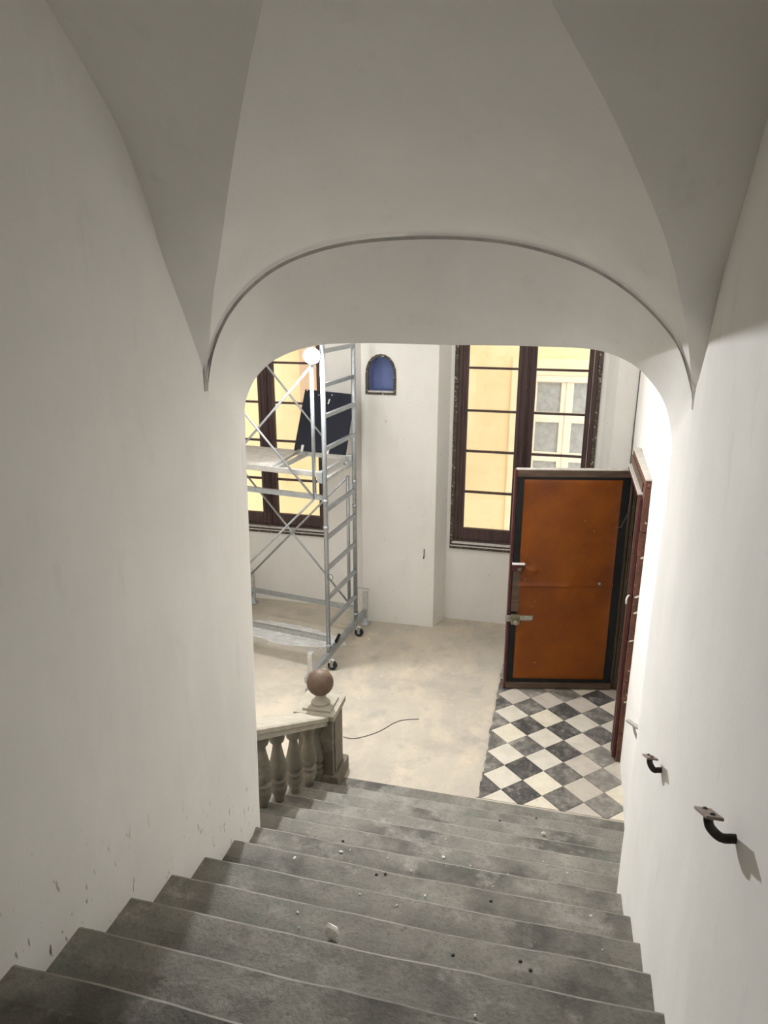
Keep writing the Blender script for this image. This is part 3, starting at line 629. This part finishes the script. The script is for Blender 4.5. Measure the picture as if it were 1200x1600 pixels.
# ------------------------------------------------------------------ scaffold tower
A0 = Vector((-2.413, 7.146, 0)); B0 = Vector((-2.345, 8.037, 0)); E2 = Vector((-.988, .155, 0)).normalized(); E1 = (B0-A0).normalized(); LN = 1.72
sc = empty('scaffold_tower', A0); tag(sc, 'galvanised mobile scaffold tower on castors in front of the left window', 'scaffold')
G = lambda o: rel(o, sc)
UZ = Vector((0, 0, 1))
posts = [A0, B0, A0+E2*LN, B0+E2*LN]
for P in posts:
    po = G(MB().tube([P+UZ*.22, P+UZ*4.55], .0255, 14).build('post', M_galv))
    for z in (.30, 1.72, 2.02, 3.74):
        MB().tube([P+UZ*(z-.02), P+UZ*(z+.02)], .031, 14).build('collar', M_galv, po)
rz_ = [.545, .88, 1.235, 1.595, 1.915, 2.585, 2.935, 3.255, 3.60, 3.95, 4.3]
for off in (Vector((0, 0, 0)), E2*LN):
    for z in rz_:
        G(MB().bar(A0+off+UZ*z, B0+off+UZ*z, .034, .042).build('rung', M_galv))
    G(MB().bar(A0+off-E1*.62+UZ*.185, B0+off+E1*.40+UZ*.185, .05, .07).build('base_beam', M_galv))
for O, zl in ((A0, .378), (B0, .375)):
    G(MB().bar(O+E2*.01+UZ*zl, O+E2*LN+UZ*zl, .035, .055).build('ledger', M_galv))
G(MB().bar(A0+E2*.01+UZ*2.055, A0+E2*LN+UZ*2.055, .035, .055).build('ledger', M_galv))
def pl(O, L, z, d=0): return O + E2*L + UZ*z - E1*d
for O, a, b, d in ((A0, (.125, 3.44), (1.60, 1.93), .03), (A0, (.13, 2.07), (1.60, 3.60), .045), (A0, (.13, 2.03), (1.60, .56), .03),
                   (B0, (.09, 2.07), (1.60, .52), -.02), (B0, (.13, .435), (1.60, 2.01), -.035), (B0, (.09, 2.16), (1.60, 3.82), -.02)):
    G(MB().tube([pl(O, *a, d), pl(O, *b, d)], .0125, 10).build('brace', M_galv))
for O, L, z0, z1 in ((A0, .128, 2.03, 3.50), (B0, .088, .42, 2.08)):
    G(MB().tube([pl(O, L, z0), pl(O, L, z1)], .021, 12).build('brace_post', M_galv))
# platform frame, deck and toe boards
zp = 2.31
G(MB().bar(pl(A0, .02, zp), pl(A0, LN, zp), .03, .06).build('platform_beam', M_alu, bevel=.004))
G(MB().bar(pl(B0, .02, zp, .03), pl(B0, LN, zp, .03), .03, .06).build('platform_beam', M_alu, bevel=.004))
for L in (.07, .62):
    G(MB().bar(pl(A0, L, zp-.005), pl(B0, L, zp-.005, .03), .035, .05).build('platform_crossbar', M_alu, bevel=.004))
G(MB().bar(pl(A0, .035, zp-.075), pl(B0, .035, zp-.075), .04, .04).build('platform_crossbar', M_alu, bevel=.004))
m = MB(); m.add([pl(A0, .64, zp+.012, -.02), pl(B0, .71, zp+.012, .05), pl(B0, LN-.04, zp+.012, .05), pl(A0, LN-.04, zp+.012, -.02), pl(A0, .64, zp+.028, -.02), pl(B0, .71, zp+.028, .05), pl(B0, LN-.04, zp+.028, .05), pl(A0, LN-.04, zp+.028, -.02)], [(0,3,2,1),(4,5,6,7),(0,1,5,4),(1,2,6,5),(2,3,7,6),(3,0,4,7)])
G(m.build('deck_board', M_ply))
G(MB().bar(pl(A0, .64, zp+.03, -.02), pl(B0, .71, zp+.03, .05), .025, .035).build('hatch_edge', M_alu, bevel=.003))
for P in (pl(A0, .05, zp-.03), pl(B0, .05, zp-.03)):
    G(MB().box((P.x-.03, P.y-.035, zp-.09), (P.x+.03, P.y+.035, zp+.035)).build('hook_clamp', M_galv, bevel=.006))
# screw jacks with crank handles on both ends of each base beam
def jack(P, h, crank, foot):
    o = G(MB().obox(P+UZ*(foot+h/2), E1*.03, E2*.03, UZ*(h/2)).build('jack_tube', M_alu, bevel=.004))
    c = P+UZ*(foot+h)
    rel(MB().tube([c, c+UZ*.035, c+UZ*.04], .011, 10).build('jack_screw', M_galv), sc).parent = sc
    cr = MB().tube([c+UZ*.035+crank*.06, c+UZ*.04, c+UZ*.03-crank*.12, c+UZ*.03-crank*.135+UZ*.012, c+UZ*.09-crank*.135], .007, 8)
    G(cr.build('crank_handle', M_galv))
    G(MB().lathe([(.07, 0), (.07, .012), (.03, .03), (.028, foot+.04)], P, 18).build('jack_foot', M_galv))
for off in (Vector((0, 0, 0)), E2*LN):
    jack(A0+off-E1*.50, .36, (-E2*-.9-E1*.0).normalized()*.9 if off.length == 0 else E1, .10)
    jack(B0+off+E1*.36, .36, E2*-1, .10)
for P, dd in ((A0, 1), (B0, 1), (A0+E2*LN, 1), (B0+E2*LN, -1)):
    c = P - E2*.045*dd + UZ*.055
    ca = G(MB().obox(c+UZ*.052-E2*-.01, E2*.028, E1*.022, UZ*.022).add([], []).build('castor', M_tape, bevel=.004))
    MB().tube([c-E1*.018, c+E1*.018], .054, 22).build('wheel', M_rub, ca); MB().tube([c-E1*.024, c+E1*.024], .02, 14).build('hub', M_lock, ca)
    m = MB(); m.obox(c+UZ*.03+E1*.028, E2*.018, E1*.003, UZ*.045); m.obox(c+UZ*.03-E1*.028, E2*.018, E1*.003, UZ*.045); m.build('fork', M_galv, ca)
    MB().tube([P+UZ*.10, P+UZ*.24], .018, 12).build('stem', M_galv, ca)
    for ch in list(ca.children): ch.matrix_parent_inverse = Matrix.Identity(4)
# small lock ring on the front post and a cable clip on the base beam
ring = [A0 + Vector((.045 + .03*math.cos(a), -.02, 1.15 + .035*math.sin(a))) for a in [2*math.pi*k/16 for k in range(17)]]
G(MB().tube(ring, .004, 6).build('locking_ring', M_cable))
G(MB().bar(A0+E1*.22+UZ*.235, A0+E1*.34+UZ*.275, .03, .03).build('wedge', M_strip, bevel=.004))
# ------------------------------------------------------------------ black sheet leaning on the platform
bp = empty('black_panel', pl(B0, .4, zp+.03, .06)); tag(bp, 'matt black sheet leaning upright on the scaffold platform', 'panel')
q = [Vector((-3.120, 8.105, 2.34)), Vector((-2.437, 8.00, 2.34)), Vector((-2.385, 8.24, 3.02)), Vector((-3.040, 8.345, 3.045))]
nn = (q[1]-q[0]).cross(q[3]-q[0]).normalized()*.006
if nn.y < 0: nn = -nn
m = MB(); m.add([p-nn for p in q] + [p+nn for p in q], [(0,3,2,1),(4,5,6,7),(0,1,5,4),(1,2,6,5),(2,3,7,6),(3,0,4,7)]); rel(m.build('sheet', M_black, bevel=.002), bp)
def qpt(u, v): return (q[0].lerp(q[1], u)).lerp(q[3].lerp(q[2], u), v)
for u in (.16, .66):
    a = qpt(u, .0); m = MB(); m.obox(qpt(u, .045)-nn*1.7, (q[1]-q[0]).normalized()*.017, (q[3]-q[0]).normalized()*.042, nn*.4); rel(m.build('tape_tab', M_tape), bp)
rel(MB().obox(qpt(.52, .84)-nn*1.5, (q[1]-q[0]).normalized()*.008, (q[3]-q[0]).normalized()*.03 + (q[1]-q[0]).normalized()*.004, nn*.3).build('paint_fleck', M_tape), bp)
for u, v in ((.05, .985), (.30, .93), (.56, .95), (.14, .99)):
    rel(MB().obox(qpt(u, v)-nn*1.5, (q[1]-q[0]).normalized()*.006, (q[3]-q[0]).normalized()*.006, nn*.3).build('paint_fleck', M_tape), bp)

# ------------------------------------------------------------------ work lamp on the scaffold
LC = Vector((-2.500, 7.075, 3.556)); LD = (Vector((-1.1, 1.7, 2.6)) - LC).normalized()
wk = empty('work_lamp', LC); tag(wk, 'glaring white work lamp clamped to the scaffold upright', 'lamp')
sx_ = LD.cross(UZ).normalized(); uz_ = sx_.cross(LD).normalized()
rel(MB().tube([LC-LD*.058, LC-LD*.05, LC-LD*.016, LC-LD*.008], [.06, .078, .086, .084], 28).build('housing', M_alu), wk)
m = MB(); pts = []
for i in range(9):
    th = math.pi/2*i/8
    pts.append([LC-LD*.008 + LD*(.03*math.sin(th)) + (sx_*math.cos(a) + uz_*math.sin(a))*.080*math.cos(th) for a in [2*math.pi*k/24 for k in range(25)]])
m.grid(pts); rel(m.build('bulb', emit('lamp_glow', (.965, .970, .99), LAMP_FRONT)), wk)
m = MB(); m.tube([LC-LD*.075, LC-LD*.06], .05, 20); rel(m.build('rear_diffuser', emit('lamp_spill', (.95, .98, 1.0), LAMP_SPILL)), wk)
rel(MB().bar(LC-uz_*.08-LD*.03, pl(A0, .128, 3.44), .02, .02).build('clamp_arm', M_galv), wk)

# ------------------------------------------------------------------ handrail brackets on the right wall
def bracket(name, wallp, ctr, label, pm=M_plate, ln=.075, slope=-.56, r=.0125):
    t = empty(name, wallp); tag(t, label, 'bracket', 'handrail brackets')
    W, C_ = Vector(wallp), Vector(ctr)
    P = [W + Vector((.03, 0, 0)), W, Vector((lerp(W.x, C_.x, .45), W.y, W.z-.004)), Vector((lerp(W.x, C_.x, .8), W.y, lerp(W.z, C_.z, .25))), Vector((lerp(W.x, C_.x, .98), W.y, lerp(W.z, C_.z, .6))), C_]
    rel(MB().tube(smooth3(P, 16), r, 10).build('arm', M_iron), t)
    d = Vector((0, 1, slope)).normalized()
    rel(MB().obox(C_, d*ln, Vector((.021, 0, 0)), d.cross(Vector((1, 0, 0)))*.004).build('plate', pm, bevel=.002), t)
    for s_ in (-.6, .6): rel(MB().lathe([(.008, 0), (.006, .004), (0, .005)], C_ + d*ln*s_ + UZ*.004, 8).build('screw', M_iron), t)
    return t
bracket('handrail_bracket', (.505, 1.70, 2.862), (.437, 1.71, 2.918), 'rusty iron handrail bracket nearest the top, low on the bright wall')
bracket('handrail_bracket', (.505, 2.82, 2.262), (.462, 2.82, 2.318), 'second iron handrail bracket, just before the arch edge', ln=.085)
t = empty('handrail_bracket', (.745, 5.08, 1.08)); tag(t, 'brightly lit straight handrail bracket with a diagonal strut beside the doorway', 'bracket', 'handrail brackets')
rel(MB().bar((.75, 4.98, 1.085), (.640, 5.10, 1.090), .030, .018).build('plate', M_litplate, bevel=.003), t)
rel(MB().tube([(.685, 5.055, 1.08), (.70, 5.07, 1.02), (.742, 5.14, .895)], .010, 8).build('strut', M_litplate), t)

# ------------------------------------------------------------------ small things lying about
def lump(r, seed, sq=(1, 1, .7), sub=2):
    bm = bmesh.new(); bmesh.ops.create_icosphere(bm, subdivisions=sub, radius=r); rr = random.Random(seed)
    for v in bm.verts:
        k = 1 + .35*noise.noise(v.co/r*1.3 + Vector((seed*3.1, seed, 0))); v.co = Vector((v.co.x*sq[0], v.co.y*sq[1], v.co.z*sq[2]))*k
    me = bpy.data.meshes.new('lump'); bm.to_mesh(me); bm.free(); me.materials.append(M_crumb); return me
def stair_pt(x, y):
    k = 0
    for kk in range(15, -1, -1):
        if y <= NOSE[kk]: k = kk; break
    return Vector((x, y, k*RISE + (-.010*math.exp(-((x+.45)/.55)**2)*.5 if k else 0)))
o = link('plaster_lump', lump(.034, 3, (.95, .8, 1.0))); o.location = Vector((-.800, 2.325, 9*RISE + .036))
tag(o, 'fist-sized white plaster lump lying just beyond a step edge, left of the middle', 'rubble')
o = link('plaster_chip', lump(.022, 11, (.9, .5, .8), 1)); o.location = stair_pt(.086, 4.60) + UZ*.012; tag(o, 'upright white plaster chip on a lower step toward the wall', 'rubble')
CR = [(460,1341),(533,1331),(547,1328),(693,1338),(735,1352),(794,1365),(606,1340),(562,1396),(620,1413),(465,1425),(467,1449),(923,1431),(941,1484),(886,1364),(770,1384),(642,1360),(742,1587),(697,1310),(849,1346),(664,1399)]
meshes = [lump(.008, s, (1.2, .8, .5), 1) for s in range(20, 25)]
from mathutils import geometry as _g
def tread_z(x, y, k):
    dip = -.010*math.exp(-((x+.45)/.55)**2) if k else 0
    return k*RISE + dip*(1 if y > NOSE[k]-.12 else .4) + .0005
def ray_stairs(px, py):
    d = fw + r2*((px-600)/F_PX) - u2*((py-800)/F_PX); o_ = Vector((0, 0, CAM_H))
    for kk in range(15, -1, -1):
        p = o_ + d*((kk*RISE-CAM_H)/d.z)
        yb = NOSE[kk+1] if kk < 15 else -3
        if yb-.03 <= p.y <= NOSE[kk]: p.z = tread_z(p.x, p.y, kk); return p
    return None
seen = {}; ORD = ['lowest', 'second', 'third', 'fourth', 'fifth', 'sixth', 'seventh', 'eighth', 'ninth', 'tenth', 'eleventh', 'twelfth', 'thirteenth', 'fourteenth', 'fifteenth', 'sixteenth']
for i, (px, py) in enumerate(CR):
    p = ray_stairs(px, py)
    if p is None: continue
    o = link('plaster_crumb', meshes[i % 5]); s_ = 1.5 if i in (0, 1, 3) else random.uniform(.5, .9); o.scale = (s_, s_, s_); o.location = p + UZ*.002; o.rotation_euler = (0, 0, random.random()*6)
    kk = round(p.z/RISE); sideN = 'near the left wall' if p.x < -1.1 else ('left of the middle' if p.x < -.6 else ('in the middle' if p.x < -.25 else ('right of the middle' if p.x < .1 else 'near the right wall')))
    key = (kk, sideN); seen[key] = seen.get(key, 0)+1
    tag(o, ('%s plaster crumb on the %s step up, %s' % (('small white', 'second small white', 'third small white', 'fourth small white')[min(3, seen[key]-1)], ORD[kk], sideN)), 'rubble', 'plaster crumbs on the steps')
FCR = ((-2.16, 7.98, 'beside the rear castor of the scaffold'), (-2.05, 7.62, 'between the two scaffold castors and the pier'), (-1.62, 7.5, 'in front of the pier'), (-1.30, 6.9, 'in the open middle, short of the window'),
       (-1.05, 6.4, 'between the end of the wire and the padded door'), (-1.36, 5.7, 'right of the newel, in front of the steps'), (-.95, 7.9, 'near the padded door, below the right window'), (-1.9, 6.6, 'behind the stone ball'), (-1.15, 5.9, 'near the checkered strip, before the steps'), (-1.7, 8.3, 'at the foot of the pier'))
for i, (x, y, wh) in enumerate(FCR):
    o = link('plaster_crumb', meshes[i % 5]); s_ = random.uniform(.8, 1.8); o.scale = (s_, s_, s_); o.location = (x, y, .003); o.rotation_euler = (0, 0, random.random()*6)
    tag(o, 'white plaster crumb on the floor ' + wh, 'rubble', 'plaster crumbs on the floor')
o = MB().tube(smooth3([(.786, 8.496, 1.2), (.788, 8.497, 2.2), (.785, 8.494, 2.7), (.790, 8.496, 3.2), (.789, 8.497, 4.2)], 24), .0065, 6).build('cable', M_cable)
tag(o, 'thin dark cable running up the corner right of the window', 'cable')
for px, py in ((767,1406),(708,1490),(829,1515),(602,1364),(588,1365),(838,1278),(781,1281),(813,1501),(536,1314)):
    p = ray_stairs(px, py)
    if p is None: continue
    MB().lathe([(.0085, -.004), (.0080, .0022), (.0, .0022)], p, 12).build('drill_hole', M_rub, st)
o = MB().tube(smooth3([(-1.86, 5.90, .004), (-1.801, 5.888, .004), (-1.713, 5.915, .004), (-1.55, 6.06, .004), (-1.393, 6.297, .004), (-1.2, 6.38, .004)], 30), .004, 6).build('wire', M_cable)
tag(o, 'thin dark wire curling across the beige floor beside the newel', 'wire')
o = MB().tube([(-1.571, YP-.012, 1.07), (-1.571, YP-.018, 1.0), (-1.578, YP-.012, .945)], [.006, .004, .007], 8).build('iron_cramp', M_iron)
tag(o, 'small rusty iron cramp fixed low on the white pier', 'hook')
